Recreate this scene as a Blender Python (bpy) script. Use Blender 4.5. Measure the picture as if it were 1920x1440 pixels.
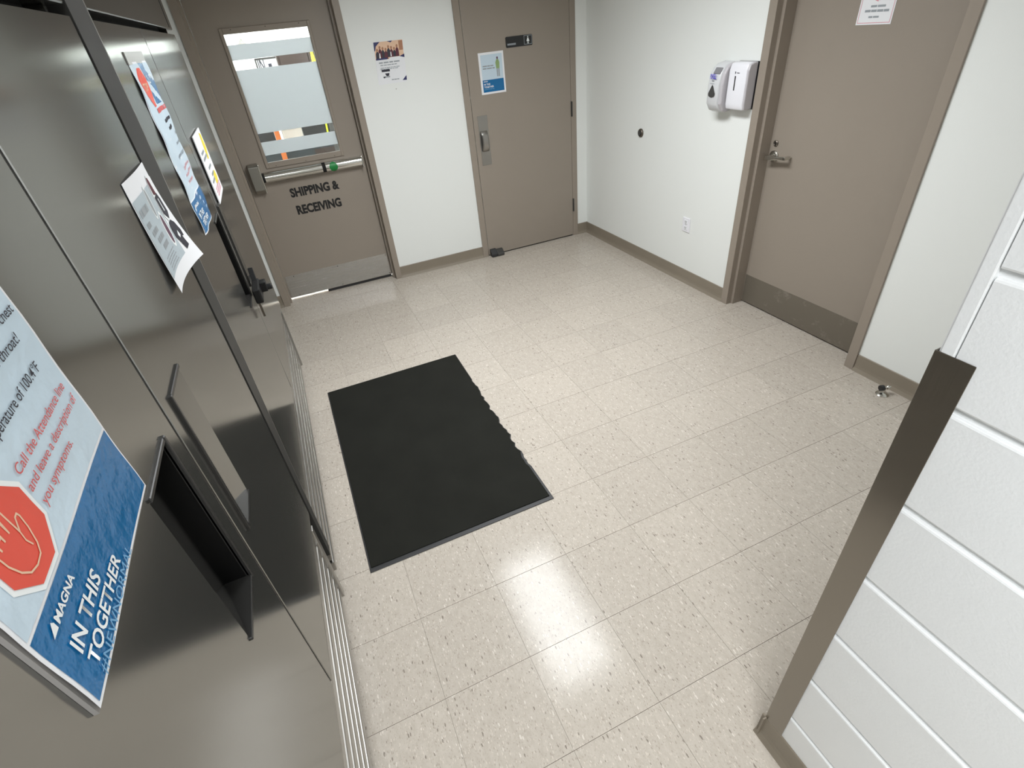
import bpy, bmesh, math, random
from mathutils import Matrix, Vector
random.seed(7)
S = bpy.context.scene
COL = S.collection
for o in list(bpy.data.objects):
    bpy.data.objects.remove(o, do_unlink=True)
PI = math.pi

# ------------------------------------------------------------------ camera
CAM_H = 1.7736
cd = bpy.data.cameras.new('camera'); cam = bpy.data.objects.new('camera', cd); COL.objects.link(cam)
cd.sensor_width = 36.0; cd.lens = 957.6/1920*36.0; cd.clip_start = 0.02; cd.clip_end = 100
R = [[0.91203372, -0.30016262, 0.27945823], [-0.40043621, -0.50459479, 0.76487577], [-0.08857395, -0.80949769, -0.58040344]]
cam.matrix_world = Matrix(((R[0][0], -R[0][1], -R[0][2], 0), (R[1][0], -R[1][1], -R[1][2], 0),
                           (R[2][0], -R[2][1], -R[2][2], CAM_H), (0, 0, 0, 1)))
S.camera = cam

# ------------------------------------------------------------------ light / exposure
S.view_settings.view_transform = 'Standard'; S.view_settings.look = 'None'
S.view_settings.gamma = 1.0; S.view_settings.use_curve_mapping = False
S.view_settings.exposure = 0.0
W = bpy.data.worlds.new('world'); S.world = W; W.use_nodes = True
W.node_tree.nodes['Background'].inputs[0].default_value = (0.9, 1.0, 0.97, 1)
W.node_tree.nodes['Background'].inputs[1].default_value = 0.1
PANEL_W = 58.0        # watts of the vestibule's louvred ceiling light
PANEL_C = 41.0        # watts of the light over the corridor where the photographer stands
PANEL_S = 47.0        # panels of the room behind the glazed door
LIGHT_COL = (0.975, 1.0, 1.02)
SPREAD = math.radians(160)   # the louvres cut the light off to the sides

# ------------------------------------------------------------------ materials
def lin(r, g, b):
    f = lambda c: (c/255/12.92) if c/255 <= .04045 else ((c/255+.055)/1.055)**2.4
    return (f(r), f(g), f(b), 1)
def mat(name, col, rough=.5, metal=0., bump=0., bscale=200., spec=.5, coat=0., noise=0., nscale=8., emit=0., trans=0.):
    m = bpy.data.materials.new(name); m.use_nodes = True
    n = m.node_tree.nodes; l = m.node_tree.links; p = n['Principled BSDF']
    c = col if len(col) == 4 else (*col, 1)
    p.inputs['Base Color'].default_value = c; p.inputs['Roughness'].default_value = rough
    p.inputs['Metallic'].default_value = metal; p.inputs['Specular IOR Level'].default_value = spec
    p.inputs['Coat Weight'].default_value = coat; p.inputs['Transmission Weight'].default_value = trans
    if emit:
        p.inputs['Emission Color'].default_value = c; p.inputs['Emission Strength'].default_value = emit
    if noise or bump:
        tc = n.new('ShaderNodeTexCoord')
    if noise:
        t = n.new('ShaderNodeTexNoise'); t.inputs['Scale'].default_value = nscale; t.inputs['Detail'].default_value = 4
        l.new(tc.outputs['Object'], t.inputs['Vector'])
        r = n.new('ShaderNodeMapRange'); r.inputs[3].default_value = 1-noise; r.inputs[4].default_value = 1+noise
        l.new(t.outputs['Fac'], r.inputs[0])
        mx = n.new('ShaderNodeVectorMath'); mx.operation = 'SCALE'; mx.inputs[0].default_value = c[:3]
        l.new(r.outputs[0], mx.inputs['Scale']); l.new(mx.outputs[0], p.inputs['Base Color'])
    if bump:
        t = n.new('ShaderNodeTexNoise'); t.inputs['Scale'].default_value = bscale; t.inputs['Detail'].default_value = 3
        l.new(tc.outputs['Object'], t.inputs['Vector'])
        b = n.new('ShaderNodeBump'); b.inputs['Strength'].default_value = bump; b.inputs['Distance'].default_value = .002
        l.new(t.outputs['Fac'], b.inputs['Height']); l.new(b.outputs[0], p.inputs['Normal'])
    return m
def steel(name, col, rough, stretch=(1, 60, 60), amount=.12, aniso=.0):
    """brushed stainless steel: streaky roughness and colour along one axis"""
    m = mat(name, col, rough, 1.0)
    n = m.node_tree.nodes; l = m.node_tree.links; p = n['Principled BSDF']
    tc = n.new('ShaderNodeTexCoord'); mp = n.new('ShaderNodeMapping'); mp.inputs['Scale'].default_value = stretch
    t = n.new('ShaderNodeTexNoise'); t.inputs['Scale'].default_value = 9; t.inputs['Detail'].default_value = 5
    l.new(tc.outputs['Object'], mp.inputs[0]); l.new(mp.outputs[0], t.inputs['Vector'])
    r = n.new('ShaderNodeMapRange'); r.inputs[3].default_value = rough*(1-amount); r.inputs[4].default_value = rough*(1+amount)
    l.new(t.outputs['Fac'], r.inputs[0]); l.new(r.outputs[0], p.inputs['Roughness'])
    w = n.new('ShaderNodeTexNoise'); w.inputs['Scale'].default_value = 2.2; w.inputs['Detail'].default_value = 2
    l.new(tc.outputs['Object'], w.inputs['Vector'])
    b = n.new('ShaderNodeBump'); b.inputs['Strength'].default_value = .06; b.inputs['Distance'].default_value = .02
    l.new(w.outputs['Fac'], b.inputs['Height']); l.new(b.outputs[0], p.inputs['Normal'])
    p.inputs['Anisotropic'].default_value = aniso
    return m
M = {}
M['wall'] = mat('painted_wall', (.80, .82, .795), .55, bump=.15, bscale=260)
M['block'] = mat('painted_block', (.80, .81, .81), .38, bump=.22, bscale=170, noise=.03, nscale=6)
M['mortar'] = mat('painted_mortar', (.80, .81, .81), .4, bump=.3, bscale=150)
M['ceiling'] = mat('ceiling_tile', (.80, .80, .78), .8)
M['taupe'] = mat('taupe_door_paint', (.290, .250, .207), .42, bump=.10, bscale=300, noise=.03, nscale=3)
M['frame'] = mat('taupe_frame_paint', (.295, .252, .207), .38, bump=.06, bscale=300, noise=.03, nscale=5)
M['base'] = mat('vinyl_cove_base', (.240, .205, .158), .42, noise=.08, nscale=6)
M['black'] = mat('black_plastic', (.010, .010, .011), .28)
M['dark'] = mat('dark_plastic', (.045, .043, .040), .35)
M['gasket'] = mat('grey_gasket', (.040, .039, .036), .5, spec=.25)
M['hbar'] = mat('dark_handle_bar', (.020, .0195, .0185), .30)
M['sleeve'] = mat('plastic_sleeve', (.20, .19, .18), .35)
M['liner'] = mat('black_liner', (.003, .003, .003), .55, spec=.15)
M['tape'] = mat('clear_tape', (.42, .42, .40), .3)
M['lens'] = mat('lens_grey', (.22, .22, .23), .25)
M['lockblack'] = mat('matt_black', (.010, .010, .010), .5, spec=.25)
M['void'] = mat('black_gap', (.004, .004, .004), .8)
M['rubber'] = mat('black_rubber', (.019, .019, .020), .5)
M['carpet'] = mat('black_carpet', (.0155, .0158, .0132), .95, bump=.15, bscale=300, spec=.1, noise=.25, nscale=5)
M['ss'] = steel('stainless_fridge', (.300, .297, .283, 1), .15, (60, 60, 1.5), .10)
M['ss'].node_tree.nodes['Principled BSDF'].inputs['Specular Tint'].default_value = (.82, .82, .80, 1)
M['ss'].node_tree.nodes['Principled BSDF'].inputs['Metallic'].default_value = .90
M['ss2'] = steel('stainless_trim', (.42, .41, .39, 1), .32, (2, 60, 60), .2)
M['guard'] = steel('stainless_guard', (.30, .28, .25, 1), .22, (60, 60, 1.2), .2)
M['kick'] = steel('stainless_kick', (.56, .555, .54, 1), .16, (2, 60, 60), .3)
def brush(m, scale, strength):      # fine horizontal brushing that smears reflections upright
    n = m.node_tree.nodes; l = m.node_tree.links
    tc = n.new('ShaderNodeTexCoord'); mp = n.new('ShaderNodeMapping'); mp.inputs['Scale'].default_value = scale
    t = n.new('ShaderNodeTexNoise'); t.inputs['Scale'].default_value = 1; t.inputs['Detail'].default_value = 2
    b = n.new('ShaderNodeBump'); b.inputs['Strength'].default_value = strength; b.inputs['Distance'].default_value = .001
    l.new(tc.outputs['Object'], mp.inputs[0]); l.new(mp.outputs[0], t.inputs['Vector']); l.new(t.outputs['Fac'], b.inputs['Height'])
    l.new(b.outputs[0], n['Principled BSDF'].inputs['Normal'])
brush(M['kick'], (3, 3, 700), .8)
M['chrome'] = mat('polished_metal', (.62, .61, .57), .16, 1.0)
M['satin'] = mat('satin_metal', (.40, .385, .35), .30, 1.0)
M['bronze'] = mat('dull_bronze', (.14, .12, .10), .38, .8)
M['paper'] = mat('paper', (.80, .81, .83), .6)
M['print_blue'] = mat('print_blue', lin(20, 104, 158), .22, bump=.9, bscale=48)
M['print_blue2'] = mat('print_light_blue', lin(196, 214, 226), .30, bump=.7, bscale=40)
M['print_red'] = mat('print_red', lin(222, 82, 66), .4)
M['print_redtext'] = mat('print_red_text', lin(206, 92, 92), .5)
M['print_white'] = mat('print_white', lin(236, 240, 240), .4)
M['print_pale'] = mat('print_pale_blue', lin(110, 165, 205), .4)
M['print_ink'] = mat('print_ink', lin(40, 40, 52), .5)
M['print_gray'] = mat('print_gray', lin(150, 156, 160), .5)
M['print_panel'] = mat('print_panel', lin(176, 188, 194), .5)
M['print_navy'] = mat('print_navy', lin(38, 42, 92), .5)
M['print_skin'] = mat('print_peach', lin(226, 190, 160), .5)
M['print_tan'] = mat('print_tan', lin(170, 120, 90), .5)
M['print_maroon'] = mat('print_maroon', lin(86, 28, 44), .5)
M['print_yellow'] = mat('print_yellow', lin(232, 214, 66), .5)
M['print_pink'] = mat('print_pink', lin(214, 150, 160), .5)
M['print_green'] = mat('print_green', lin(140, 165, 110), .5)
M['print_purple'] = mat('print_purple', lin(96, 66, 84), .5)
M['decal'] = mat('black_decal', (.008, .008, .009), .4)
M['greendot'] = mat('green_sticker', lin(18, 128, 58), .45)
M['white_pl'] = mat('white_plastic', (.80, .80, .84), .25)
M['grey_pl'] = mat('grey_plastic', (.50, .48, .50), .35)
M['light_pl'] = mat('pale_grey_plastic', (.62, .63, .64), .25)
M['clear_pl'] = mat('frosted_plastic', (.72, .74, .74), .2)
M['purple'] = mat('violet_print', lin(84, 76, 190), .4)
M['tile_joint'] = mat('tile_joint', (.22, .19, .16), .8)
M['cardboard'] = mat('cardboard', lin(168, 160, 150), .8)
M['orange'] = mat('orange_paint', lin(170, 88, 28), .5)
M['lime'] = mat('lime_plastic', lin(200, 215, 40), .5)
M['brown'] = mat('brown_board', lin(44, 30, 22), .7)
M['tealdark'] = mat('dark_teal', lin(26, 34, 37), .5)

def film_mat():
    m = bpy.data.materials.new('frosted_film'); m.use_nodes = True
    n = m.node_tree.nodes; l = m.node_tree.links; n.remove(n['Principled BSDF'])
    d = n.new('ShaderNodeBsdfDiffuse'); d.inputs[0].default_value = (.66, .70, .72, 1)
    t = n.new('ShaderNodeBsdfTranslucent'); t.inputs[0].default_value = (.79, .81, .815, 1)
    x = n.new('ShaderNodeMixShader'); x.inputs[0].default_value = .55
    l.new(d.outputs[0], x.inputs[1]); l.new(t.outputs[0], x.inputs[2]); l.new(x.outputs[0], n['Material Output'].inputs[0])
    return m
M['film'] = film_mat()
def glass_mat(name='clear_glass', tint=(.97, .985, .98, 1)):
    m = bpy.data.materials.new(name); m.use_nodes = True
    n = m.node_tree.nodes; l = m.node_tree.links; n.remove(n['Principled BSDF'])
    t = n.new('ShaderNodeBsdfTransparent'); t.inputs[0].default_value = tint
    g = n.new('ShaderNodeBsdfGlossy'); g.inputs['Roughness'].default_value = .02
    f = n.new('ShaderNodeFresnel'); f.inputs[0].default_value = 1.45
    x = n.new('ShaderNodeMixShader')
    l.new(f.outputs[0], x.inputs[0]); l.new(t.outputs[0], x.inputs[1]); l.new(g.outputs[0], x.inputs[2])
    l.new(x.outputs[0], n['Material Output'].inputs[0])
    return m
M['glass'] = glass_mat()
def emit_mat(name, col, s):
    m = bpy.data.materials.new(name); m.use_nodes = True
    n = m.node_tree.nodes; l = m.node_tree.links; n.remove(n['Principled BSDF'])
    e = n.new('ShaderNodeEmission'); e.inputs[0].default_value = (*col, 1); e.inputs[1].default_value = s
    l.new(e.outputs[0], n['Material Output'].inputs[0]); return m

def vct_mat(name, per_object=True):
    """vinyl composition tile: warm beige with streaky pale and dark chips, waxed"""
    m = bpy.data.materials.new(name); m.use_nodes = True
    n = m.node_tree.nodes; l = m.node_tree.links; p = n['Principled BSDF']
    tc = n.new('ShaderNodeTexCoord'); oi = n.new('ShaderNodeObjectInfo')
    off = n.new('ShaderNodeVectorMath'); off.operation = 'SCALE'; off.inputs[0].default_value = (37.1, 51.7, 0)
    l.new(oi.outputs['Random'], off.inputs['Scale'])
    add = n.new('ShaderNodeVectorMath'); add.operation = 'ADD'
    l.new(tc.outputs['Object'], add.inputs[0]); l.new(off.outputs[0], add.inputs[1])
    # warp a little so that chips are ragged
    wn = n.new('ShaderNodeTexNoise'); wn.inputs['Scale'].default_value = 180; wn.inputs['Detail'].default_value = 2
    l.new(add.outputs[0], wn.inputs['Vector'])
    ws = n.new('ShaderNodeVectorMath'); ws.operation = 'SCALE'; ws.inputs['Scale'].default_value = .0035
    l.new(wn.outputs['Color'], ws.inputs[0])
    ad2 = n.new('ShaderNodeVectorMath'); ad2.operation = 'ADD'
    l.new(add.outputs[0], ad2.inputs[0]); l.new(ws.outputs[0], ad2.inputs[1])
    def chips(scale, stretch, thr, size, seed):
        mp = n.new('ShaderNodeMapping'); mp.inputs['Scale'].default_value = (scale, scale*stretch, 0); mp.inputs['Location'].default_value = (seed, seed*1.7, 0)
        l.new(ad2.outputs[0], mp.inputs[0])
        v = n.new('ShaderNodeTexVoronoi'); v.voronoi_dimensions = '2D'; v.inputs['Scale'].default_value = 1
        l.new(mp.outputs[0], v.inputs['Vector'])
        sp = n.new('ShaderNodeSeparateColor'); l.new(v.outputs['Color'], sp.inputs[0])
        a = n.new('ShaderNodeMath'); a.operation = 'GREATER_THAN'; a.inputs[1].default_value = thr; l.new(sp.outputs[0], a.inputs[0])
        r = n.new('ShaderNodeMath'); r.operation = 'MULTIPLY_ADD'; r.inputs[1].default_value = size*.9; r.inputs[2].default_value = size*.35
        l.new(sp.outputs[1], r.inputs[0])
        b = n.new('ShaderNodeMath'); b.operation = 'LESS_THAN'; l.new(v.outputs['Distance'], b.inputs[0]); l.new(r.outputs[0], b.inputs[1])
        c = n.new('ShaderNodeMath'); c.operation = 'MULTIPLY'; l.new(a.outputs[0], c.inputs[0]); l.new(b.outputs[0], c.inputs[1])
        return c.outputs[0]
    base = n.new('ShaderNodeTexNoise'); base.inputs['Scale'].default_value = 60; base.inputs['Detail'].default_value = 5; base.inputs['Roughness'].default_value = .7
    mpb = n.new('ShaderNodeMapping'); mpb.inputs['Scale'].default_value = (1, .45, 1); l.new(add.outputs[0], mpb.inputs[0]); l.new(mpb.outputs[0], base.inputs['Vector'])
    ramp = n.new('ShaderNodeValToRGB'); ramp.color_ramp.elements[0].position = .3; ramp.color_ramp.elements[1].position = .7
    ramp.color_ramp.elements[0].color = (.465, .415, .355, 1); ramp.color_ramp.elements[1].color = (.555, .505, .44, 1)
    l.new(base.outputs['Fac'], ramp.inputs[0])
    cur = ramp.outputs[0]
    for (sc, st, thr, size, col, seed, fac) in ((230, .36, .84, .36, (.66, .60, .52, 1), 3.1, .7), (250, .40, .86, .34, (.33, .285, .235, 1), 9.3, .65),
                                                (150, .32, .93, .30, (.72, .67, .60, 1), 17.7, .8), (150, .34, .95, .30, (.20, .17, .14, 1), 27.9, .8),
                                                (380, .5, .75, .40, (.42, .37, .31, 1), 41.3, .5)):
        f = chips(sc, st, thr, size, seed)
        k = n.new('ShaderNodeMath'); k.operation = 'MULTIPLY'; k.inputs[1].default_value = fac; l.new(f, k.inputs[0])
        mx = n.new('ShaderNodeMix'); mx.data_type = 'RGBA'; l.new(k.outputs[0], mx.inputs[0]); l.new(cur, mx.inputs[6]); mx.inputs[7].default_value = col
        cur = mx.outputs[2]
    # tile to tile tint
    tr = n.new('ShaderNodeMapRange'); tr.inputs[3].default_value = .855; tr.inputs[4].default_value = .915; l.new(oi.outputs['Random'], tr.inputs[0])
    sc = n.new('ShaderNodeVectorMath'); sc.operation = 'SCALE'; l.new(cur, sc.inputs[0]); l.new(tr.outputs[0], sc.inputs['Scale'])
    l.new(sc.outputs[0], p.inputs['Base Color'])
    # worn wax: uneven gloss and gentle waviness
    wx = n.new('ShaderNodeTexNoise'); wx.inputs['Scale'].default_value = 14; wx.inputs['Detail'].default_value = 5
    geo = n.new('ShaderNodeNewGeometry'); l.new(geo.outputs['Position'], wx.inputs['Vector'])
    rr = n.new('ShaderNodeMapRange'); rr.inputs[3].default_value = .10; rr.inputs[4].default_value = .205; l.new(wx.outputs['Fac'], rr.inputs[0])
    l.new(rr.outputs[0], p.inputs['Roughness'])
    bn = n.new('ShaderNodeTexNoise'); bn.inputs['Scale'].default_value = 55; bn.inputs['Detail'].default_value = 4; l.new(geo.outputs['Position'], bn.inputs['Vector'])
    bp = n.new('ShaderNodeBump'); bp.inputs['Strength'].default_value = .05; bp.inputs['Distance'].default_value = .002
    l.new(bn.outputs['Fac'], bp.inputs['Height']); l.new(bp.outputs[0], p.inputs['Normal'])
    p.inputs['Specular IOR Level'].default_value = .15
    return m
M['vct'] = vct_mat('vinyl_floor_tile')
def kick_worn():
    """scuffed taupe metal kick plate"""
    m = mat('scuffed_kick_plate', (.2, .18, .15), .45, .35)
    n = m.node_tree.nodes; l = m.node_tree.links; p = n['Principled BSDF']
    tc = n.new('ShaderNodeTexCoord'); t = n.new('ShaderNodeTexNoise'); t.inputs['Scale'].default_value = 11; t.inputs['Detail'].default_value = 8; t.inputs['Roughness'].default_value = .7
    l.new(tc.outputs['Object'], t.inputs['Vector'])
    r = n.new('ShaderNodeValToRGB'); r.color_ramp.elements[0].position = .56; r.color_ramp.elements[1].position = .72
    r.color_ramp.elements[0].color = (.185, .163, .130, 1); r.color_ramp.elements[1].color = (.30, .275, .235, 1)
    l.new(t.outputs['Fac'], r.inputs[0]); l.new(r.outputs[0], p.inputs['Base Color'])
    return m
M['kickworn'] = kick_worn()

# ------------------------------------------------------------------ mesh helpers
class B:
    def __init__(s): s.v = []; s.f = []
    def add(s, vs, fs):
        k = len(s.v); s.v += [tuple(v) for v in vs]; s.f += [tuple(i+k for i in f) for f in fs]; return s
    def box(s, x0, x1, y0, y1, z0, z1):
        vs = [(x, y, z) for z in (z0, z1) for y in (y0, y1) for x in (x0, x1)]
        return s.add(vs, [(0, 2, 3, 1), (4, 5, 7, 6), (0, 1, 5, 4), (2, 6, 7, 3), (0, 4, 6, 2), (1, 3, 7, 5)])
    def lathe(s, prof, seg=20, axis='z', c=(0, 0, 0)):
        """prof: list of (radius, height along axis)"""
        vs = []; fs = []
        for r, h in prof:
            for i in range(seg):
                a = 2*PI*i/seg; p = (r*math.cos(a), r*math.sin(a))
                q = {'z': (p[0], p[1], h), 'y': (p[0], h, p[1]), 'x': (h, p[0], p[1])}[axis]
                vs.append((q[0]+c[0], q[1]+c[1], q[2]+c[2]))
        m = len(prof)
        for j in range(m-1):
            for i in range(seg):
                a, b = j*seg+i, j*seg+(i+1) % seg
                fs.append((a, b, b+seg, a+seg))
        fs.append(tuple(range(seg))); fs.append(tuple(range((m-1)*seg, m*seg)))
        return s.add(vs, fs)
    def prism(s, pts, a0, a1, axis):
        """pts 2D polygon extruded along axis; 'x': pts=(y,z); 'y': pts=(x,z); 'z': pts=(x,y)"""
        n = len(pts); vs = []
        for a in (a0, a1):
            for p in pts:
                vs.append({'x': (a, p[0], p[1]), 'y': (p[0], a, p[1]), 'z': (p[0], p[1], a)}[axis])
        fs = [tuple(range(n)), tuple(range(2*n-1, n-1, -1))]
        fs += [(i, (i+1) % n, n+(i+1) % n, n+i) for i in range(n)]
        return s.add(vs, fs)
    def mesh(s, name, bevel=0., seg=2, smooth=False, angle=35):
        me = bpy.data.meshes.new(name); me.from_pydata(s.v, [], s.f)
        bm = bmesh.new(); bm.from_mesh(me)
        bmesh.ops.recalc_face_normals(bm, faces=bm.faces)
        if bevel:
            es = [e for e in bm.edges if len(e.link_faces) == 2 and e.calc_face_angle(0) > math.radians(angle)]
            bmesh.ops.bevel(bm, geom=es, offset=bevel, segments=seg, profile=.5, affect='EDGES', clamp_overlap=True)
        bm.to_mesh(me); bm.free()
        if smooth:
            for p in me.polygons: p.use_smooth = True
            me.set_sharp_from_angle(angle=math.radians(angle))
        return me
def link(name, me, m, parent=None, loc=None, rz=None):
    o = bpy.data.objects.new(name, me); COL.objects.link(o)
    if m is not None and len(me.materials) == 0: me.materials.append(m)
    if parent is not None: o.parent = parent
    if loc is not None: o.location = loc
    if rz is not None: o.rotation_euler = (0, 0, rz)
    return o
def part(name, b, m, parent, bevel=0., seg=2, smooth=False, label=None, angle=35):
    o = link(name, b.mesh(name, bevel, seg, smooth, angle), m, parent)
    if label: o['label'] = label
    return o
def empty(name, loc, rz=0):
    o = bpy.data.objects.new(name, None); COL.objects.link(o); o.location = loc; o.rotation_euler = (0, 0, rz); o.empty_display_size = .05
    return o
def tag(o, label, cat, group=None):
    o['label'] = label; o['category'] = cat
    if group: o['group'] = group
    return o
def thing(name, label, cat, loc, rz=0, group=None): return tag(empty(name, loc, rz), label, cat, group)
def struct(name, b, m, **k):
    o = link(name, b.mesh(name, k.get('bevel', 0)), m); o['kind'] = 'structure'
    if 'label' in k: o['label'] = k['label']
    return o
def struct_root(name, loc, rz=0, label=None):
    o = empty(name, loc, rz); o['kind'] = 'structure'
    if label: o['label'] = label
    return o

# flat print on sheets: polygons / text in sheet coordinates (u right, v up), local frame x=u, y=-off, z=v
def flat(u, v, off): return (u, -off, v)
def print_polys(name, polys, m, parent, mapf=flat, off=.0006, cuts=0):
    if name in ('highlight', 'navy_corner', 'person_legs', 'picture_halo', 'people', 'clothes', 'pink_picture', 'dark_button', 'shirt') and len(polys) > 1:
        for pl in polys: print_polys(name, [pl], m, parent, mapf, off, cuts)
        return
    me = bpy.data.meshes.new(name); bm = bmesh.new()
    for pl in polys:
        vs = [bm.verts.new((p[0], p[1], 0)) for p in pl]; bm.faces.new(vs)
    if cuts:
        bmesh.ops.triangulate(bm, faces=bm.faces)
        bmesh.ops.subdivide_edges(bm, edges=bm.edges, cuts=cuts, use_grid_fill=True)
    for v in bm.verts: v.co = mapf(v.co.x, v.co.y, off)
    bmesh.ops.recalc_face_normals(bm, faces=bm.faces)
    bm.normal_update()
    if bm.faces and sum(f.normal.y for f in bm.faces) > 0: bmesh.ops.reverse_faces(bm, faces=bm.faces)
    bm.to_mesh(me); bm.free()
    o = link(name, me, m, parent)
    if name == 'printed_words': o['kind'] = 'stuff'
    return o
def rect(u0, v0, u1, v1): return [(u0, v0), (u1, v0), (u1, v1), (u0, v1)]
def text_mesh(s, bold=0., shear=0.):
    cu = bpy.data.curves.new('text', 'FONT'); cu.body = s; cu.size = 1; cu.offset = bold; cu.shear = shear; cu.resolution_u = 3
    o = bpy.data.objects.new('text', cu); COL.objects.link(o)
    bpy.context.view_layer.update()
    dg = bpy.context.evaluated_depsgraph_get()
    me = bpy.data.meshes.new_from_object(o.evaluated_get(dg))
    bpy.data.objects.remove(o); bpy.data.curves.remove(cu)
    return me
def print_text(name, s, u, v, cap, width, m, parent, mapf=flat, off=.0009, bold=.0, shear=0.):
    """baseline starts at (u, v); cap height 'cap'; squeezed to 'width'"""
    me = text_mesh(s, bold, shear); me.name = name; me.materials.clear()
    xs = [q.co.x for q in me.vertices]; x0, x1 = min(xs), max(xs)
    sx = width/(x1-x0); sz = cap/.70
    for q in me.vertices: q.co = mapf(u+(q.co.x-x0)*sx, v+q.co.y*sz, off)
    return link(name, me, m, parent)
def dashes(u, v, w, h, n, gap=.25, seed=1):
    """a line of illegible words"""
    rnd = random.Random(seed); out = []; x = u; rem = n
    ws = [rnd.uniform(.6, 1.5) for _ in range(n)]; k = w/(sum(ws)+gap*(n-1))
    for q in ws:
        out.append(rect(x, v, x+q*k, v+h)); x += (q+gap)*k
    return out

# ================================================================== SETTING
YW = 4.322                        # face of the back wall
YJ = 4.310                        # face of its door frames
RWX, RWY, RWA = 2.585, 1.47, .0172   # right wall: passes this point, turned by this angle
LX = -1.20; RY = -3.2; CH = 2.46
def rw(u, n=0.):                  # point of the right wall at world y = u, n metres into the room
    return (RWX-(u-RWY)*math.tan(RWA)-n, u)
# --- floor with tiles
TS = .3048; TX = -.0406; TY = .8401
b = B(); b.box(LX-.1, 2.85, RY-.1, YW+.16, -.08, -.0024)
floor = struct('floor', b, M['tile_joint'], label='beige speckled vinyl tile floor with a waxed shine')
g = .0009; cache = {}
for i in range(-5, 10):
    for j in range(-13, 13):
        x0, x1, y0, y1 = TX+i*TS, TX+(i+1)*TS, TY+j*TS, TY+(j+1)*TS
        x0 = max(x0, LX); x1 = min(x1, 2.82); y0 = max(y0, RY); y1 = min(y1, YW+.14)
        if x1-x0 < .02 or y1-y0 < .02: continue
        if x1 < -.42 and y0 < 2.9: continue           # under the refrigerators
        if x0 > 1.02 and y1 < .10: continue           # behind the block wall
        if y1 < -1.6: continue
        key = (round(x1-x0, 4), round(y1-y0, 4))
        if key not in cache:
            t = B(); hx, hy = key[0]/2-.0004, key[1]/2-.0007
            t.add([(-hx, -hy, 0), (hx, -hy, 0), (hx, hy, 0), (-hx, hy, 0), (-hx, -hy, -.0022), (hx, -hy, -.0022), (hx, hy, -.0022), (-hx, hy, -.0022)],
                  [(0, 1, 2, 3), (0, 4, 5, 1), (1, 5, 6, 2), (2, 6, 7, 3), (3, 7, 4, 0)])
            cache[key] = t.mesh('floor_tile')
        o = link('floor_tile', cache[key], M['vct'], floor, ((x0+x1)/2, (y0+y1)/2, random.uniform(-.00015, .00015)))
b = B(); b.box(LX, 2.0, RY, -1.5, -.0024, 0)
t = link('floor_sheet', b.mesh('floor_sheet'), M['vct'], floor)

# --- back wall with three pieces and heads
FZ = 2.19
D1L, D1R = -.342, .657; D2L, D2R = 1.436, 2.430
b = B()
b.box(LX-.1, D1L+.02, YW, YW+.13, 0, CH); b.box(D1R-.02, D2L+.02, YW, YW+.13, 0, CH); b.box(D2R-.02, 2.70, YW, YW+.13, 0, CH)
b.box(D1L, D1R, YW, YW+.13, FZ-.02, CH); b.box(D2L, D2R, YW, YW+.13, FZ-.02, CH)
wall_back = struct('wall_back', b, M['wall'], label='white painted back wall with two doors')
# --- right wall (local: x right = towards the camera, y into the wall); origin at rw(2.46)
RORG = rw(YW); RROT = RWA-PI/2
def RL(u): return (YW-u)/math.cos(RWA)         # world y -> local x
D3A, D3B = RL(2.492), RL(1.474)
wr = B()
wr.box(-.12, D3A+.02, 0, .13, 0, CH); wr.box(D3B-.02, RL(.1), 0, .13, 0, CH); wr.box(D3A, D3B, 0, .13, FZ-.02, CH)
o = struct('wall_right', wr, M['wall'], label='white painted right wall'); o.location = (*RORG, 0); o.rotation_euler = (0, 0, RROT)
b = B(); b.box(LX-.12, LX, RY, YW+.13, 0, CH); struct('wall_left', b, M['wall'])
b = B(); b.box(LX-.12, 2.0, RY-.12, RY, 0, CH); struct('wall_rear', b, M['wall'])
b = B(); b.box(LX-.12, 2.85, RY-.12, YW+.13, CH, CH+.08); struct('ceiling', b, M['ceiling'])

# --- cove baseboards
def cove(h=.1): return [(0, 0), (-.016, 0), (-.013, .006), (-.007, .020), (-.005, .035), (-.005, h-.003), (-.003, h), (0, h)]
def base(name, x0, x1, loc, rz, h=.1):
    b = B(); b.prism(cove(h), x0, x1, 'x')
    o = link(name, b.mesh(name), M['base']); o['kind'] = 'structure'; o.location = loc; o.rotation_euler = (0, 0, rz)
    return o
base('baseboard_back', D1R, D2L, (0, YW, 0), 0)
base('baseboard_back', D2R, 2.535, (0, YW, 0), 0)
base('baseboard_back', LX, D1L, (0, YW, 0), 0)
base('baseboard_right', 0, D3A, (*RORG, 0), RROT)
base('baseboard_right', D3B, RL(.34), (*RORG, 0), RROT)

# --- block wall on the right with steel corner guard
BX, BY = .782, .340
b = B(); b.box(BX+.008, .985, RY, BY-.004, 0, CH); b.box(.985, 2.75, .12, BY-.002, 0, CH)
wb = struct('wall_block', b, M['mortar'], label='white painted concrete block wall in the right foreground')
CO = .2065; Z0 = .012
courses = 12
for k in range(courses):
    z0 = Z0+(k-1)*CO; z1 = z0+CO
    z0 = max(z0, 0.0); z1 = min(z1, CH)
    y1 = BY-.022
    first = .195 if k % 2 else .398
    ys = [y1, y1-first]
    while ys[-1] > -1.2: ys.append(ys[-1]-.406)
    for a, c in zip(ys, ys[1:]):
        t = B(); jz = .0062; jy = 0
        za, zb = z0+(jz if k else 0), z1-jz; xf = BX-.0005+random.uniform(-.0001, .0001); r = .004
        t.prism([(BX+.03, za), (xf+r, za), (xf+r*.3, za+r*.3), (xf, za+r), (xf, zb-r), (xf+r*.3, zb-r*.3), (xf+r, zb), (BX+.03, zb)], 0, 1, 'y')
        t.v = [(x, c+jy if y < .5 else a-jy, z) for x, y, z in t.v]
        part('concrete_block', t, M['block'], wb)
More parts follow.
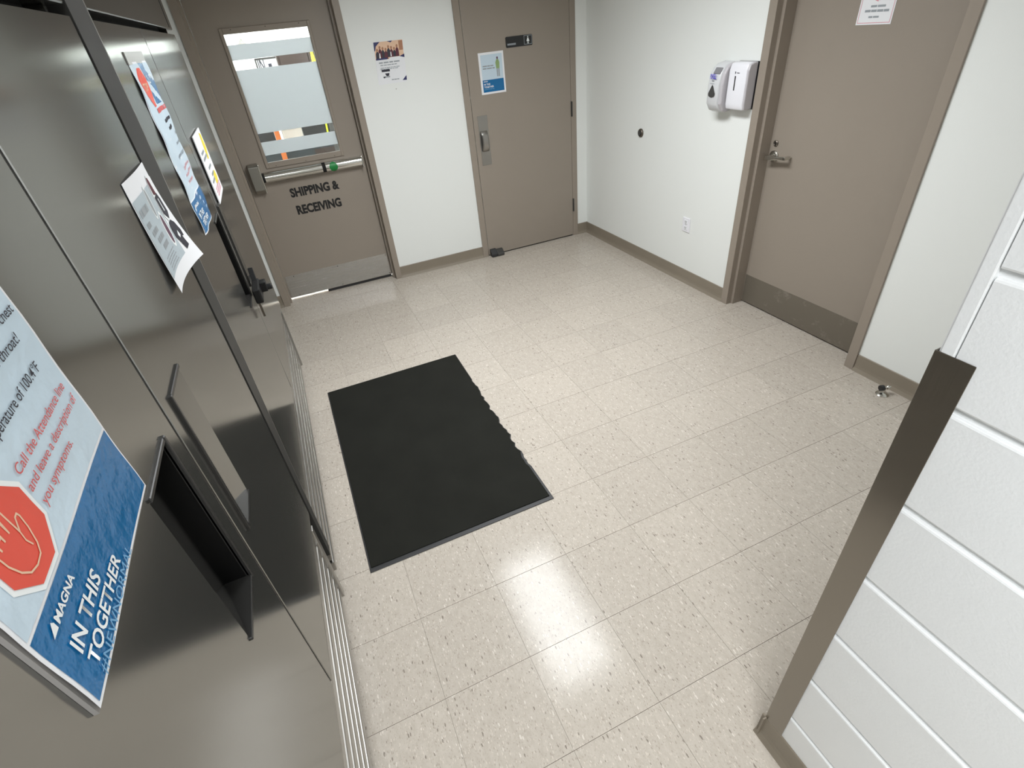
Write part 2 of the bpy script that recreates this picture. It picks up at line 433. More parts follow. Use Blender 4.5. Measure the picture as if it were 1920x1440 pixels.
b = B(); b.box(BX-.0025, BX+.02, BY-.020, BY-.0015, 0, CH); b.box(BX+.0, BX+.03, BY-.012, BY+.0015, 0, CH)
tr = struct('trim_1', b, M['block'], bevel=.002, label='smooth painted corner strip of the block wall')
gd = thing('corner_guard', 'tall brushed steel corner guard on the end of the white block wall', 'corner guard', (BX, BY, .02))
t = B(); t.prism([(-.0035, -.050), (-.0045, .0045), (.055, .0045), (.055, .0025), (-.0025, .0025), (-.0025, -.050)], 0, 1.312, 'z')
part('guard_plate', t, M['guard'], gd, bevel=.0006, seg=1)
base('baseboard_block', -2.5, -.0+.008, (BX, BY-.0, 0), PI/2+PI, .106).rotation_euler = (0, 0, -PI/2)
bb = bpy.data.objects['baseboard_block']; bb.location = (BX, BY, 0); bb.rotation_euler = (0, 0, -PI/2)
# local x -> -y world ; local y -> +x world
bb.data = B().prism(cove(.106), -.014, 2.6, 'x').mesh('baseboard_block'); bb.data.materials.append(M['base'])
base('baseboard_block_end', .0, 1.7, (BX, BY, 0), 0, .106)
be = bpy.data.objects['baseboard_block_end']; be.rotation_euler = (0, 0, PI); be.data = B().prism(cove(.106), -1.75, .014, 'x').mesh('baseboard_block_end'); be.data.materials.append(M['base'])

# ================================================================== DOORS
def frame_parts(root, xl, xr, face, depth, stop, leafd, zt, yf=0., name='door_frame'):
    """hollow metal frame: face legs at depth yf, reveal to 'depth', stop of width 'stop', then to the leaf. local x right, y into wall"""
    for side in (0, 1):
        s = 1 if side == 0 else -1; x = xl if side == 0 else xr
        P = [(x, yf), (x+s*face, yf), (x+s*face, depth)]
        if stop: P += [(x+s*(face+stop), depth), (x+s*(face+stop), leafd+.05), (x, leafd+.05)]
        else: P += [(x, depth)]
        b = B(); b.prism(P, 0, zt, 'z'); part('jamb', b, M['frame'], root, bevel=.0015, seg=1)
    b = B(); b.box(xl, xr, yf, depth, zt-.05, zt)
    if stop: b.box(xl, xr, depth, leafd+.05, zt-.05-stop, zt)
    part('head', b, M['frame'], root, bevel=.0015, seg=1)

# ---- door 1: shipping door with window
d1 = struct_root('door_1', (0, YJ, 0), 0, 'taupe steel door with a tall window and a push bar')
frame_parts(d1, D1L, D1R, .047, .052, .017, .085, FZ)
LY = .090                                  # leaf face depth
lx0, lx1 = -.276, .591
gx0, gx1, gz0, gz1 = -.104, .430, 1.070, 1.851
b = B()
b.box(lx0, gx0, LY, LY+.045, .026, 2.13); b.box(gx1, lx1, LY, LY+.045, .026, 2.13)
b.box(gx0, gx1, LY, LY+.045, .026, gz0-.034); b.box(gx0, gx1, LY, LY+.045, gz1, 2.13)
leaf1 = part('door_leaf', b, M['taupe'], d1)
b = B(); w = .019
O = (gx0-w, gx1+w, gz0-.038, gz1+w+.014)
for (a0, a1, c0, c1) in ((O[0], gx0+.003, O[2], O[3]), (gx1-.003, O[1], O[2], O[3]), (gx0, gx1, O[2], gz0+.002), (gx0, gx1, gz1-.002, O[3])):
    b.box(a0, a1, LY-.009, LY+.01, c0, c1)
wf = part('window_frame', b, M['frame'], d1, bevel=.004, seg=1)
for fx in (.1, .5, .9):
    for z in (O[3]-.012, O[2]+.012):
        b = B(); b.lathe([(.0035, LY-.0105), (.0035, LY-.008)], 8, 'y', (gx0+(gx1-gx0)*fx, 0, z)); part('screw', b, M['bronze'], wf)
b = B(); b.box(gx0, gx1, LY+.012, LY+.018, gz0-.03, gz1)
pane = part('window_pane', b, M['glass'], d1, label='clear glass pane with frosted bands')
for z0, z1 in ((1.706, 1.791), (1.262, 1.650), (1.118, 1.206)):
    b = B(); b.box(gx0+.001, gx1-.001, LY+.0105, LY+.0118, z0, z1)
    part('frosted_band', b, M['film'], pane)
b = B(); b.box(.03, .586, LY+.004, LY+.012, .004, .027); part('gap_light_blocker', b, M['rubber'], leaf1)  # added strip: blocks the light below the door except at its left end
# exit bar
xb = empty('exit_bar', (0, 0, 0)); xb.parent = d1
b = B(); b.prism([(LY, .876), (LY-.030, .876), (LY-.062, .905), (LY-.062, 1.065), (LY-.045, 1.082), (LY, 1.082)], -.243, -.176, 'x')
part('latch_case', b, M['satin'], xb, bevel=.003, seg=2)
b = B(); b.box(-.176, -.168, LY-.058, LY, .882, 1.076); part('case_edge', b, M['chrome'], xb, bevel=.002)
def bar(x0, x1, m, nm, r=.036):
    zc = .978; pts = [(LY, zc-r), (LY-.022, zc-r)]
    for i in range(7):
        a = -PI/2+PI*i/6; pts.append((LY-.030-.030*math.cos(a), zc+r*math.sin(a)))
    pts += [(LY-.022, zc+r), (LY, zc+r)]
    b = B(); b.prism(pts, x0, x1, 'x'); return part(nm, b, m, xb, smooth=True)
bar(-.168, -.152, M['void'], 'bar_gap', .030); bar(-.152, .262, M['chrome'], 'push_bar'); bar(.262, .288, M['void'], 'bar_gap', .032); bar(.288, .566, M['chrome'], 'rail')
b = B(); b.box(.560, .568, LY-.062, LY, .938, 1.018); part('end_cap', b, M['chrome'], xb, bevel=.003)
b = B()
vs = []; ri = 15
pts = [(.344+.031*math.cos(2*PI*i/18), .978+.033*math.sin(2*PI*i/18)) for i in range(18)]
def on_bar(u, v, off):
    q = max(-1, min(1, (v-.978)/.036)); return (u, LY-.030-.030*math.sqrt(max(0, 1-q*q))-off, v)
print_polys('green_dot', [pts], M['greendot'], xb, on_bar, .0012, 2)
# lettering and kick plate on the leaf
def on_leaf1(u, v, off): return (u, LY-off, v)
print_text('lettering', 'SHIPPING &', -.018, .808, .060, .368, M['decal'], leaf1, on_leaf1, .0008, .046)
print_text('lettering', 'RECEIVING', -.010, .676, .062, .342, M['decal'], leaf1, on_leaf1, .0008, .046)
b = B(); b.box(-.268, .582, LY-.0018, LY, .028, .216)
kp = part('kick_plate', b, M['kick'], d1, label='brushed steel kick plate')
for x in (-.20, .16, .572):
    for z in (.040, .204):
        b = B(); b.lathe([(.004, LY-.0028), (.004, LY-.001)], 8, 'y', (x, 0, z)); part('screw', b, M['bronze'], kp)

# ---- door 2: restroom door, flush with its frame
d2 = struct_root('door_2', (0, YJ, 0), 0, 'taupe steel door with a black sign and a pull plate')
frame_parts(d2, D2L, D2R, .0505, .013, 0, 0, FZ)
b = B(); b.box(1.488, 2.379, .016, .06, 0, 2.14); part('frame_rebate', b, M['void'], d2)
b = B(); b.box(1.4905, 2.3765, -.001, .044, .012, 2.13)
leaf2 = part('door_leaf', b, M['taupe'], d2, bevel=.001, seg=1)
b = B(); b.box(1.527, 1.611, -.003, 0, .787, 1.160)
pp = part('pull_plate', b, M['ss2'], d2, bevel=.0008, seg=1)
b = B()
prof = [(1.533, -.003), (1.533, -.028), (1.540, -.034), (1.594, -.034), (1.601, -.028), (1.601, -.003)]
import itertools
def pull():
    b = B(); n = 11; vs = []; fs = []
    for i in range(n):
        a = i/(n-1); z = .893+.157*a; d = .034*math.sin(PI*min(1, max(0, a)))**.45+.001
        vs += [(1.540, -.003-d*.75, z), (1.548, -.003-d, z), (1.588, -.003-d, z), (1.596, -.003-d*.75, z)]
    for i in range(n-1):
        for j in range(3):
            k = i*4+j; fs.append((k, k+1, k+5, k+4))
    b.add(vs, fs); return b
part('pull_grip', pull(), M['ss2'], pp, smooth=True)
for z0, z1 in ((1.043, 1.157), (.237, .352), (1.86, 1.975)):
    b = B(); b.lathe([(.006, z0), (.006, z1)], 10, 'z', (2.383, -.007, 0)); b.box(2.377, 2.389, -.003, .01, z0, z1)
    part('hinge', b, M['dark'], d2)
ds = empty('kick_down_stop', (0, 0, 0)); ds.parent = d2
b = B(); b.prism([(-.001, .004), (-.001, .066), (-.016, .066), (-.055, .030), (-.058, .006), (-.052, .002)], 1.500, 1.556, 'x')
part('stop_housing', b, M['rubber'], ds, bevel=.004)
b = B(); b.prism([(-.001, .008), (-.001, .058), (-.022, .055), (-.058, .026), (-.062, .004), (-.03, .002)], 1.557, 1.622, 'x')
part('stop_foot', b, M['dark'], ds, bevel=.006)
# restroom sign
sg = thing('restroom_sign', 'small black restroom sign with a white standing figure on the middle door', 'sign', (1.824, YJ-.001, 1.590))
b = B(); b.prism([(.006, 0), (.218, 0), (.224, .006), (.224, .064), (.218, .070), (.006, .070), (0, .064), (0, .006)], -.004, 0, 'y')
part('sign_plate', b, M['black'], sg)
def on_sign(u, v, off): return (u, -.004-off, v)
fr = []
u0, v0, u1, v1, w = .152, .008, .220, .066, .003
fr = [rect(u0, v0, u1, v0+w), rect(u0, v1-w, u1, v1), rect(u0, v0+w, u0+w, v1-w), rect(u1-w, v0+w, u1, v1-w)]
print_polys('sign_border', fr, M['print_gray'], sg, on_sign)
cx = .186
fig = [[(cx+.0045*math.cos(2*PI*i/10), .056+.0045*math.sin(2*PI*i/10)) for i in range(10)],
       [(cx-.004, .050), (cx-.010, .034), (cx-.012, .028), (cx+.012, .028), (cx+.010, .034), (cx+.004, .050)],
       rect(cx-.005, .012, cx-.001, .028), rect(cx+.001, .012, cx+.005, .028)]
print_polys('figure', fig, M['print_white'], sg, on_sign)
print_polys('printed_words', dashes(.012, .014, .070, .012, 6, .06, 4), M['print_gray'], sg, on_sign)

# ---- door 3: in the right wall, recessed leaf
d3 = struct_root('door_3', (*rw(YW, .012), 0), RROT, 'taupe steel door with a lever handle and scuffed kick plate')
frame_parts(d3, D3A, D3B, .052, .042, .0175, .115, FZ)
L3 = .120
a0, a1 = D3A+.052+.017, D3B-.052-.017
b = B(); b.box(a0+.001, a1-.001, L3, L3+.044, .012, 2.13); leaf3 = part('door_leaf', b, M['taupe'], d3)
b = B(); b.box(a0+.006, a1-.012, L3-.002, L3, .016, .205); part('kick_plate', b, M['kickworn'], d3, label='scuffed dull kick plate')
lv = empty('lever_handle', (RL(2.381), L3, .970)); lv.parent = d3
b = B(); b.lathe([(.031, 0), (.031, -.006), (.026, -.011), (.014, -.013), (.012, -.045)], 20, 'y'); part('rose', b, M['satin'], lv, smooth=True)
b = B(); b.prism([(-.022, -.016), (-.018, .012), (.030, .015), (.045, .012), (.118, .022), (.128, .016), (.124, .002), (.104, .000), (.060, -.002), (.030, -.010)], -.060, -.044, 'y')
b.box(.108, .127, -.060, -.012, .002, .020)
part('lever', b, M['chrome'], lv, bevel=.003)
b = B(); b.lathe([(.0165, 0), (.0165, -.005), (.012, -.008), (.010, -.006)], 18, 'y', (RL(2.384), L3, 1.040)); dl = part('deadbolt', b, M['bronze'], d3, smooth=True)
b = B(); b.box(RL(2.384)-.0012, RL(2.384)+.0012, L3-.0085, L3-.007, 1.034, 1.046); part('keyhole', b, M['void'], dl)

# ================================================================== ROOM BEHIND DOOR 1
b = B(); b.box(-2.4, 2.6, YW+.14, 8.4, -.08, 0); struct('floor_behind', b, M['ceiling'])
b = B(); b.box(-2.5, 2.7, 8.4, 8.5, 0, 3.0); struct('wall_behind', b, M['wall'])
b = B(); b.box(-2.5, -2.4, YW+.13, 8.4, 0, 3.0); struct('wall_behind_left', b, M['wall'])
b = B(); b.box(2.6, 2.7, YW+.13, 8.4, 0, 3.0); struct('wall_behind_right', b, M['wall'])
b = B(); b.box(-2.5, 2.7, YW+.13, 8.5, 3.0, 3.1); struct('ceiling_behind', b, M['ceiling'])
b = B(); b.box(-2.5, 2.7, YW+.13, YW+.15, CH, 3.0); struct('wall_behind_front', b, M['wall'])
# cabinet, boxes and boards seen through the clear bands
cb = thing('storage_cabinet', 'dark brown storage cabinet behind the window of the left door', 'cabinet', (.46, 6.80, 0))
b = B(); b.box(-.19, .42, 0, .5, 0, 1.72); part('cabinet_body', b, M['brown'], cb, bevel=.004)
for x in (-.165, .130):
    b = B(); b.box(x, x+.285, -.018, 0, .08, 1.70); dd = part('cabinet_door', b, M['brown'], cb, bevel=.003)
    b = B(); b.box(x+.13, x+.15, -.04, -.018, 1.20, 1.35); part('handle', b, M['satin'], dd)
ws = thing('wall_sign', 'white sign board with dark letters seen through the door window', 'sign', (.045, 6.0, 1.48))
b = B(); b.box(0, .185, 0, .02, 0, .195); part('board', b, M['paper'], ws)
print_text('lettering', 'IN', .02, .09, .11, .055, M['print_ink'], ws, flat, .001, .02)
print_polys('arrow', [rect(.105, .125, .135, .15), rect(.113, .105, .127, .128)], M['print_ink'], ws)
b = B(); b.box(0, .012, -.006, .02, 0, .195); b.box(0, .185, -.004, .02, .185, .20); part('board_edge', b, M['dark'], ws)
bn = thing('work_bench', 'dark work bench seen through the lower clear bands of the door window', 'bench', (.22, 6.0, 0))
b = B(); b.box(-.6, .62, .05, .6, .86, .90); part('bench_top', b, M['tealdark'], bn, bevel=.004)
for x in (-.55, .55):
    for y in (.1, .52):
        b = B(); b.box(x, x+.05, y, y+.05, 0, .86); part('leg', b, M['dark'], bn)
b = B(); b.box(-.55, .6, .1, .55, .25, .28); part('shelf', b, M['brown'], bn)
b = B(); b.box(-.6, .12, .05, .07, .30, .86); part('front_panel', b, M['tealdark'], bn)
b = B(); b.box(.12, .62, .05, .07, .30, .86); part('front_panel', b, M['brown'], bn)
def bxthing(nm, lab, cat, x, y, z, sx, sy, sz, m, lid=None):
    t = thing(nm, lab, cat, (x, y, z)); b = B(); b.box(0, sx, 0, sy, 0, sz); part('body', b, m, t, bevel=.004)
    b = B(); b.box(-.004, sx+.004, -.004, sy+.004, sz-.03, sz+.004); part('lid', b, lid or m, t, bevel=.002); return t
bxthing('cardboard_box', 'pale cardboard box on the bench behind the door window', 'box', .085, 6.06, .901, .19, .25, .20, M['cardboard'])
bxthing('storage_bin', 'black bin at the left end of the bench behind the door window', 'bin', -.36, 6.06, .901, .37, .28, .22, M['black'], M['dark'])
bxthing('storage_bin', 'black bin right of the pale cardboard box behind the door window', 'bin', .285, 6.06, .901, .30, .28, .22, M['black'], M['dark'])
op = thing('orange_post', 'orange post standing in front of the bench behind the door window', 'post', (.035, 5.9, 0))
b = B(); b.box(-.024, .024, -.02, .02, 0, 1.13); part('shaft', b, M['orange'], op, bevel=.003)
b = B(); b.box(-.06, .06, -.06, .06, 0, .012); part('foot', b, M['dark'], op)
yc = thing('lime_strap', 'lime yellow strap hanging on the black bin behind the door window', 'strap', (.50, 6.04, .905))
b = B(); b.prism([(0, 0), (.016, 0), (.030, .215), (.014, .215)], -.002, .012, 'y'); part('webbing', b, M['lime'], yc)
cn = thing('striped_pole', 'pole with an orange and yellow tip right of the cabinet behind the door window', 'pole', (.545, 5.86, 0))
b = B(); b.box(-.02, .02, -.01, .01, 0, 1.50); part('shaft', b, M['dark'], cn)
b = B(); b.prism([(-.03, 1.50), (.03, 1.50), (.018, 1.60), (-.018, 1.60)], -.01, .01, 'y'); part('lower_stripe', b, M['print_red'], cn)
b = B(); b.prism([(-.018, 1.60), (.018, 1.60), (.006, 1.74), (-.006, 1.74)], -.01, .01, 'y'); part('upper_stripe', b, M['print_yellow'], cn)
b = B(); b.box(-.08, .08, -.08, .08, 0, .015); part('foot', b, M['dark'], cn)
hk = thing('wall_hook', 'small grey hook high on the wall behind the door window', 'hook', (-.02, 8.39, 1.80))
b = B(); b.prism([(-.05, 0), (.05, 0), (.05, .02), (-.05, .02)], -.03, 0, 'y'); b.prism([(-.03, .02), (0, .09), (.03, .02), (.018, .02), (0, .06), (-.018, .02)], -.02, 0, 'y'); part('hook_body', b, M['satin'], hk)

# ================================================================== CEILING LIGHTS
def troffer(x, y, z, sx, sy, e, label, group=None, spread=0):
    t = thing('ceiling_light', label, 'light', (x, y, z), 0, group)
    w = .03
    b = B()
    b.box(-sx/2, sx/2, -sy/2, -sy/2+w, -.012, 0); b.box(-sx/2, sx/2, sy/2-w, sy/2, -.012, 0)
    b.box(-sx/2, -sx/2+w, -sy/2+w, sy/2-w, -.012, 0); b.box(sx/2-w, sx/2, -sy/2+w, sy/2-w, -.012, 0)
    part('light_frame', b, M['white_pl'], t)
    b = B(); b.box(-sx/2+w, sx/2-w, -sy/2+w, sy/2-w, -.009, -.003)
    if spread:
        part('diffuser', b, emit_mat('lit_diffuser', LIGHT_COL, 2.0), t)
        la = bpy.data.lights.new('ceiling_lamp', 'AREA'); la.shape = 'RECTANGLE'; la.size = sx-2*w; la.size_y = sy-2*w
        la.energy = e; la.color = LIGHT_COL; la.spread = spread
        lo = bpy.data.objects.new('ceiling_lamp', la); COL.objects.link(lo); lo.location = (0, 0, -.013); lo.parent = t
    else:
        part('diffuser', b, emit_mat('lit_diffuser', LIGHT_COL, e), t)
troffer(.97, 2.27, CH, .56, 1.26, PANEL_W, 'lit ceiling panel mirrored as a white patch in the floor', None, SPREAD)
troffer(-.10, -.70, CH, .56, 1.26, PANEL_C, 'lit ceiling panel over the corridor behind the camera', None, SPREAD)
troffer(-.6, 6.3, 3.0, .6, 2.4, PANEL_S, 'lit ceiling panel of the room behind the window, left one', 'panels behind the window')
troffer(.9, 6.3, 3.0, .6, 2.4, PANEL_S, 'lit ceiling panel of the room behind the window, right one', 'panels behind the window')

# ================================================================== REFRIGERATORS
FX = -.272
def fridge_door(root, x0, x1, z0, z1, pocket):
    """stainless door with a tapered pocket. pocket = (flush_x, deep_x, pz0, pz1)"""
    fx, dx, pz0, pz1 = pocket; th, dp = .062, .040
    xa, xb = min(fx, dx), max(fx, dx); b = B()
    b.add([(x0, 0, z0), (xa, 0, z0), (xa, 0, z1), (x0, 0, z1)], [(0, 1, 2, 3)])
    b.add([(xb, 0, z0), (x1, 0, z0), (x1, 0, z1), (xb, 0, z1)], [(0, 1, 2, 3)])
    b.add([(xa, 0, z0), (xb, 0, z0), (xb, 0, pz0), (xa, 0, pz0)], [(0, 1, 2, 3)])
    b.add([(xa, 0, pz1), (xb, 0, pz1), (xb, 0, z1), (xa, 0, z1)], [(0, 1, 2, 3)])
    b.add([(fx, 0, pz0), (dx, dp, pz0), (dx, dp, pz1), (fx, 0, pz1)], [(0, 1, 2, 3)])
    r = .0015
    for (p, q) in (((x0, 0), (x0-r*.5, r)), ((x1, 0), (x1+r*.5, r))):
        b.add([(*p, z0), (*q, z0), (*q, z1), (*p, z1)], [(0, 1, 2, 3)])
        b.add([(*q, z0), (q[0], th, z0), (q[0], th, z1), (*q, z1)], [(0, 1, 2, 3)])
    b.add([(x0, 0, z1), (x1, 0, z1), (x1, th, z1+.004), (x0, th, z1+.004)], [(0, 1, 2, 3)])
    b.add([(x0, 0, z0), (x1, 0, z0), (x1, th, z0-.004), (x0, th, z0-.004)], [(0, 1, 2, 3)])
    d = link('fridge_door', b.mesh('fridge_door'), M['ss'], root)
    h = B(); s = 1 if fx > dx else -1; bw = .0075
    # bars on three sides and the inner walls of the pocket
    h.box(min(dx, dx-s*bw), max(dx, dx-s*bw), -.005, .004, pz0-bw, pz1+bw)
    h.box(min(dx, fx), max(dx, fx), -.004, .003, pz1, pz1+bw)
    h.box(min(dx, fx), max(dx, fx), -.004, .003, pz0-bw, pz0)
    h.add([(dx, 0, pz0), (dx, dp, pz0), (dx, dp, pz1), (dx, 0, pz1)], [(0, 1, 2, 3)])
    e = .0008
    h.add([(fx, 0, pz0+e), (dx, 0, pz0+e), (dx, dp, pz0+e)], [(0, 1, 2)])
    h.add([(fx, 0, pz1-e), (dx, 0, pz1-e), (dx, dp, pz1-e)], [(0, 1, 2)])
    part('handle', h, M['hbar'], d, bevel=.0012, seg=1, label='dark pocket handle', angle=60)
    if s > 0: return d
    h = B()
    h.add([(dx-.0006, .004, pz0), (dx-.0006, dp, pz0), (dx-.0006, dp, pz1), (dx-.0006, .004, pz1)], [(0, 1, 2, 3)])
    part('handle_liner', h, M['liner'], d, label='black inside of the pocket handle')
    return d
def fridge(label, y0, doors, end, kick_end, far):
    """local frame: x = world y - y0, y = depth (away from the room)"""
    t = thing('refrigerator', label, 'refrigerator', (FX, y0, 0), PI/2, 'stainless refrigerators along the left side')
    b = B(); b.box(0, end-y0, .064, .80, .10, 2.04); part('cabinet', b, M['ss'], t)
    b = B(); b.box(.004, end-y0-.004, .050, .066, 1.846, 1.868); part('door_slot', b, M['void'], t)
    b = B(); b.box(0, end-y0, 0, .07, 1.864, 2.04); hp = part('header_panel', b, M['ss'], t, bevel=.004, seg=2)
    if far:
        b = B(); b.box(end-y0-.11, end-y0-.095, -.0008, .002, 1.872, 1.99); part('panel_gap', b, M['void'], hp)
    for x in (.05, end-y0-.05):
        b = B(); b.lathe([(.009, .02), (.009, .06)], 10, 'y', (x, 0, 1.857)); part('hinge_pin', b, M['chrome'], t)
    for (a, c, pk) in doors:
        fridge_door(t, a-y0, c-y0, .492, 1.847, (pk[0]-y0, pk[1]-y0, pk[2], pk[3]))
    seam = [(d0[1], d1[0]) for d0, d1 in zip(doors, doors[1:])]
    for a, c in seam:
        b = B(); b.box(a-y0+.0005, c-y0-.0005, .003, .062, .492, 1.847); part('door_gasket', b, M['dark'], t)
    # louvred kick plate
    ke = kick_end-y0
    kp = empty('kick_grille', (0, 0, 0)); kp.parent = t
    b = B(); b.box(0, ke, .030, .05, .075, .488); part('grille_back', b, M['dark'], kp)
    b = B(); b.box(0, ke, .008, .03, .452, .486); part('top_rail', b, M['ss2'], kp, bevel=.004)
    b = B(); b.box(ke-.028, ke, .004, .03, .070, .452); part('end_rail', b, M['ss2'], kp, bevel=.002)
    s = B(); s.prism([(.030, 0), (.012, .004), (.010, .050), (.014, .053), (.030, .050)], 0, ke-.028, 'x')
    me = s.mesh('slat', .002, 1); me.materials.append(M['ss2'])
    for i in range(6):
        link('slat', me, None, kp, (0, 0, .078+i*.0625))
    for x in (.08, end-y0-.08):
        for y in (.12, .72):
            b = B(); b.lathe([(.022, 0), (.022, .02), (.015, .025), (.015, .10)], 12, 'z', (x, y, 0)); part('foot', b, M['dark'], t)
    return t
NY0 = .040
fr1 = fridge('near stainless refrigerator with the large stop hand poster', NY0,
             [(.045, .7600, (.578, .704, 1.020, 1.334)), (.7720, 1.364, (.922, .818, 1.030, 1.336))], 1.368, 1.345, False)
fr2 = fridge('far stainless refrigerator with a black lock on its handles', 1.440,
             [(1.446, 2.175, (2.005, 2.128, .985, 1.295)), (2.186, 3.165, (2.345, 2.235, .985, 1.295))], 3.170, 3.165, True)
# filler strip between the two refrigerators
fs = thing('filler_strip', 'dark grey strip closing the gap between the two refrigerators', 'trim strip', (FX+.0022, 1.372, .25), PI/2)
b = B(); b.prism([(0, 0), (.042, 0), (.052, .30), (.086, .70), (.118, 1.12), (.150, 1.38), (.152, 1.79), (0, 1.79)], 0, .0018, 'y'); part('strip_face', b, M['gasket'], fs)
b = B(); b.box(.002, .064, .0025, .05, 0, 1.79); part('strip_web', b, M['gasket'], fs)
b = B(); b.prism([(.042, 0), (.052, .30), (.086, .70), (.118, 1.12), (.150, 1.38), (.152, 1.79), (.158, 1.79), (.156, 1.38), (.124, 1.12), (.091, .70), (.057, .30), (.047, 0)], -.0006, .0018, 'y'); part('strip_edge', b, M['ss2'], fs)

# lock at the far handles
lk = thing('lock', 'small black lock at the bottom of the far refrigerator handles', 'lock', (FX+.010, 2.18, .90), PI/2)
b = B(); b.box(-.075, .055, -.030, -.001, .045, .105); part('lock_case', b, M['lockblack'], lk, bevel=.006)
b = B(); b.box(.000, .045, -.052, -.028, .060, .100); b.lathe([(.012, -.07), (.012, -.04)], 12, 'y', (.025, 0, .070)); part('lock_cylinder', b, M['lockblack'], lk, bevel=.003)
b = B(); b.prism([(.03, .10), (.055, .10), (.062, .150), (.050, .152)], -.022, -.004, 'y'); part('latch_tab', b, M['lockblack'], lk, bevel=.002)
b = B(); b.prism([(-.035, .050), (-.012, .050), (-.016, -.02), (-.026, -.03)], -.010, -.002, 'y'); part('cable_tail', b, M['bronze'], lk)

# ------------------------------------------------------------------ notices on the refrigerators
def octagon(cx, cy, r):
    return [(cx+r*math.cos(PI/8+i*PI/4), cy+r*math.sin(PI/8+i*PI/4)) for i in range(8)]
def stroke(pts, w, closed=False):
    out = []; n = len(pts)
    for i in range(n if closed else n-1):
        (x0, y0), (x1, y1) = pts[i], pts[(i+1) % n]; d = math.hypot(x1-x0, y1-y0) or 1
        nx, ny = -(y1-y0)/d*w/2, (x1-x0)/d*w/2; ex, ey = (x1-x0)/d*w*.3, (y1-y0)/d*w*.3
        out.append([(x0+nx-ex, y0+ny-ey), (x0-nx-ex, y0-ny-ey), (x1-nx+ex, y1-ny+ey), (x1+nx+ex, y1+ny+ey)])
    return out
HAND = [(.0405, .136), (.0395, .1585), (.043, .1605), (.0465, .1585), (.0475, .146), (.0485, .1665), (.052, .169), (.0555, .1665), (.0562, .147),
        (.0575, .169), (.061, .171), (.0645, .169), (.065, .147), (.0665, .1645), (.0695, .166), (.0725, .164), (.0735, .139),
        (.0805, .148), (.0845, .1485), (.0855, .145), (.0835, .134), (.078, .121), (.072, .1145), (.061, .113), (.051, .116), (.0445, .124)]
def stop_poster(label, loc, mapf, cuts, sleeve, lower_hand=True):
    Wd, H = .276, .430
    t = thing('health_poster', label, 'poster', loc, PI/2)
    n1, n2 = (14, 22) if cuts else (1, 1)
    def grid(nm, u0, v0, u1, v1, m, off):
        vs = [mapf(u0+(u1-u0)*i/n1, v0+(v1-v0)*j/n2, off) for j in range(n2+1) for i in range(n1+1)]
        fs = [(j*(n1+1)+i, j*(n1+1)+i+1, (j+1)*(n1+1)+i+1, (j+1)*(n1+1)+i) for j in range(n2) for i in range(n1)]
        b = B(); b.add(vs, fs); me = b.mesh(nm)
        o = link(nm, me, m, t)
        if cuts:
            for p in me.polygons: p.use_smooth = True
        return o
    if sleeve: sleeve(t)
    grid('sheet', 0, 0, Wd, H, M['paper'], .0000)
    grid('sheet_ground', .004, .095, Wd-.004, H-.004, M['print_blue2'], .0004)
    band = grid('blue_band', .004, .004, Wd-.003, .0915, M['print_blue'], .0004)
    k = dict(mapf=mapf)
    if lower_hand: print_polys('octagon', [octagon(.068, .140, .0475)], M['print_white'], t, mapf, .0008, cuts)
    if lower_hand: print_polys('octagon_field', [octagon(.068, .140, .0425)], M['print_red'], t, mapf, .0012, cuts)
    if lower_hand: print_polys('hand_outline', stroke(HAND, .0017, True)+stroke([(.0735, .139), (.0715, .131), (.0735, .124)], .0015), M['print_skin'], t, mapf, .0016)
    T = lambda s, u, v, c, w, m, bold=0.: print_text('lettering', s, u, v, c, w, m, t, mapf, .0016, bold)
    T('Call the Attendance line', .116, .160, .0095, .141, M['print_redtext'], .004)
    T('and leave a description of', .115, .1425, .0095, .145, M['print_redtext'], .004)
    T('you symptoms.', .117, .1245, .0095, .088, M['print_redtext'], .004)
    T('temperature of 100.4\u00b0F', .103, .1915, .0100, .138, M['print_ink'], .004)
    T('sore throat!', .165, .2225, .0100, .076, M['print_ink'], .004)
    T('chest', .232, .243, .0095, .033, M['print_ink'], .004)
    T('MAGNA', .034, .0715, .0085, .046, M['print_white'], .03)
    print_polys('emblem', [[(.020, .0715), (.031, .0715), (.031, .078), (.0285, .0815), (.027, .080)]], M['print_white'], t, mapf, .0016)
    T('IN THIS', .026, .039, .0165, .078, M['print_white'], .02)
    T('TOGETHER', .026, .0175, .0150, .117, M['print_white'], .02)
    T('#NEWNORMAL', .026, .0035, .0115, .142, M['print_pale'])
    # header: octagon, blue box, title and lines of small print
    print_polys('header_octagon', [octagon(.082, .372, .048)], M['print_red'], t, mapf, .0008, cuts)
    print_polys('header_box', [[(.128, .330), (.272, .330), (.272, .426), (.118, .426), (.132, .395)]], M['print_blue'], t, mapf, .0006, cuts)
    T('STOP', .055, .364, .018, .055, M['print_skin'], .02)
    T('COVID', .150, .378, .020, .100, M['print_white'], .02)
    print_polys('title_line', dashes(.07, .312, .17, .011, 4, .15, 3), M['print_redtext'], t, mapf, .0012)
    print_polys('printed_words', dashes(.11, .285, .13, .008, 4, .2, 5)+dashes(.13, .265, .09, .008, 3, .2, 6), M['print_ink'], t, mapf, .0012)
    return t
def near_map(u, v, off):
    k = .0042*(1-(u/.276))+.0018
    return (u, -k-off-.0006*math.sin(v*60+u*25), v)
def near_sleeve(t):
    b = B(); n = 1
    b.add([(-.002, -.0042, -.003), (.279, -.0004, -.003), (.279, -.0004, .433), (-.002, -.0042, .433), (-.002, -.0002, -.003), (-.002, -.0002, .433)],
          [(0, 1, 2, 3), (0, 3, 5, 4), (0, 4, 1), (3, 2, 5)])
    part('plastic_sleeve', b, M['sleeve'], t, label='grey edged plastic sleeve')
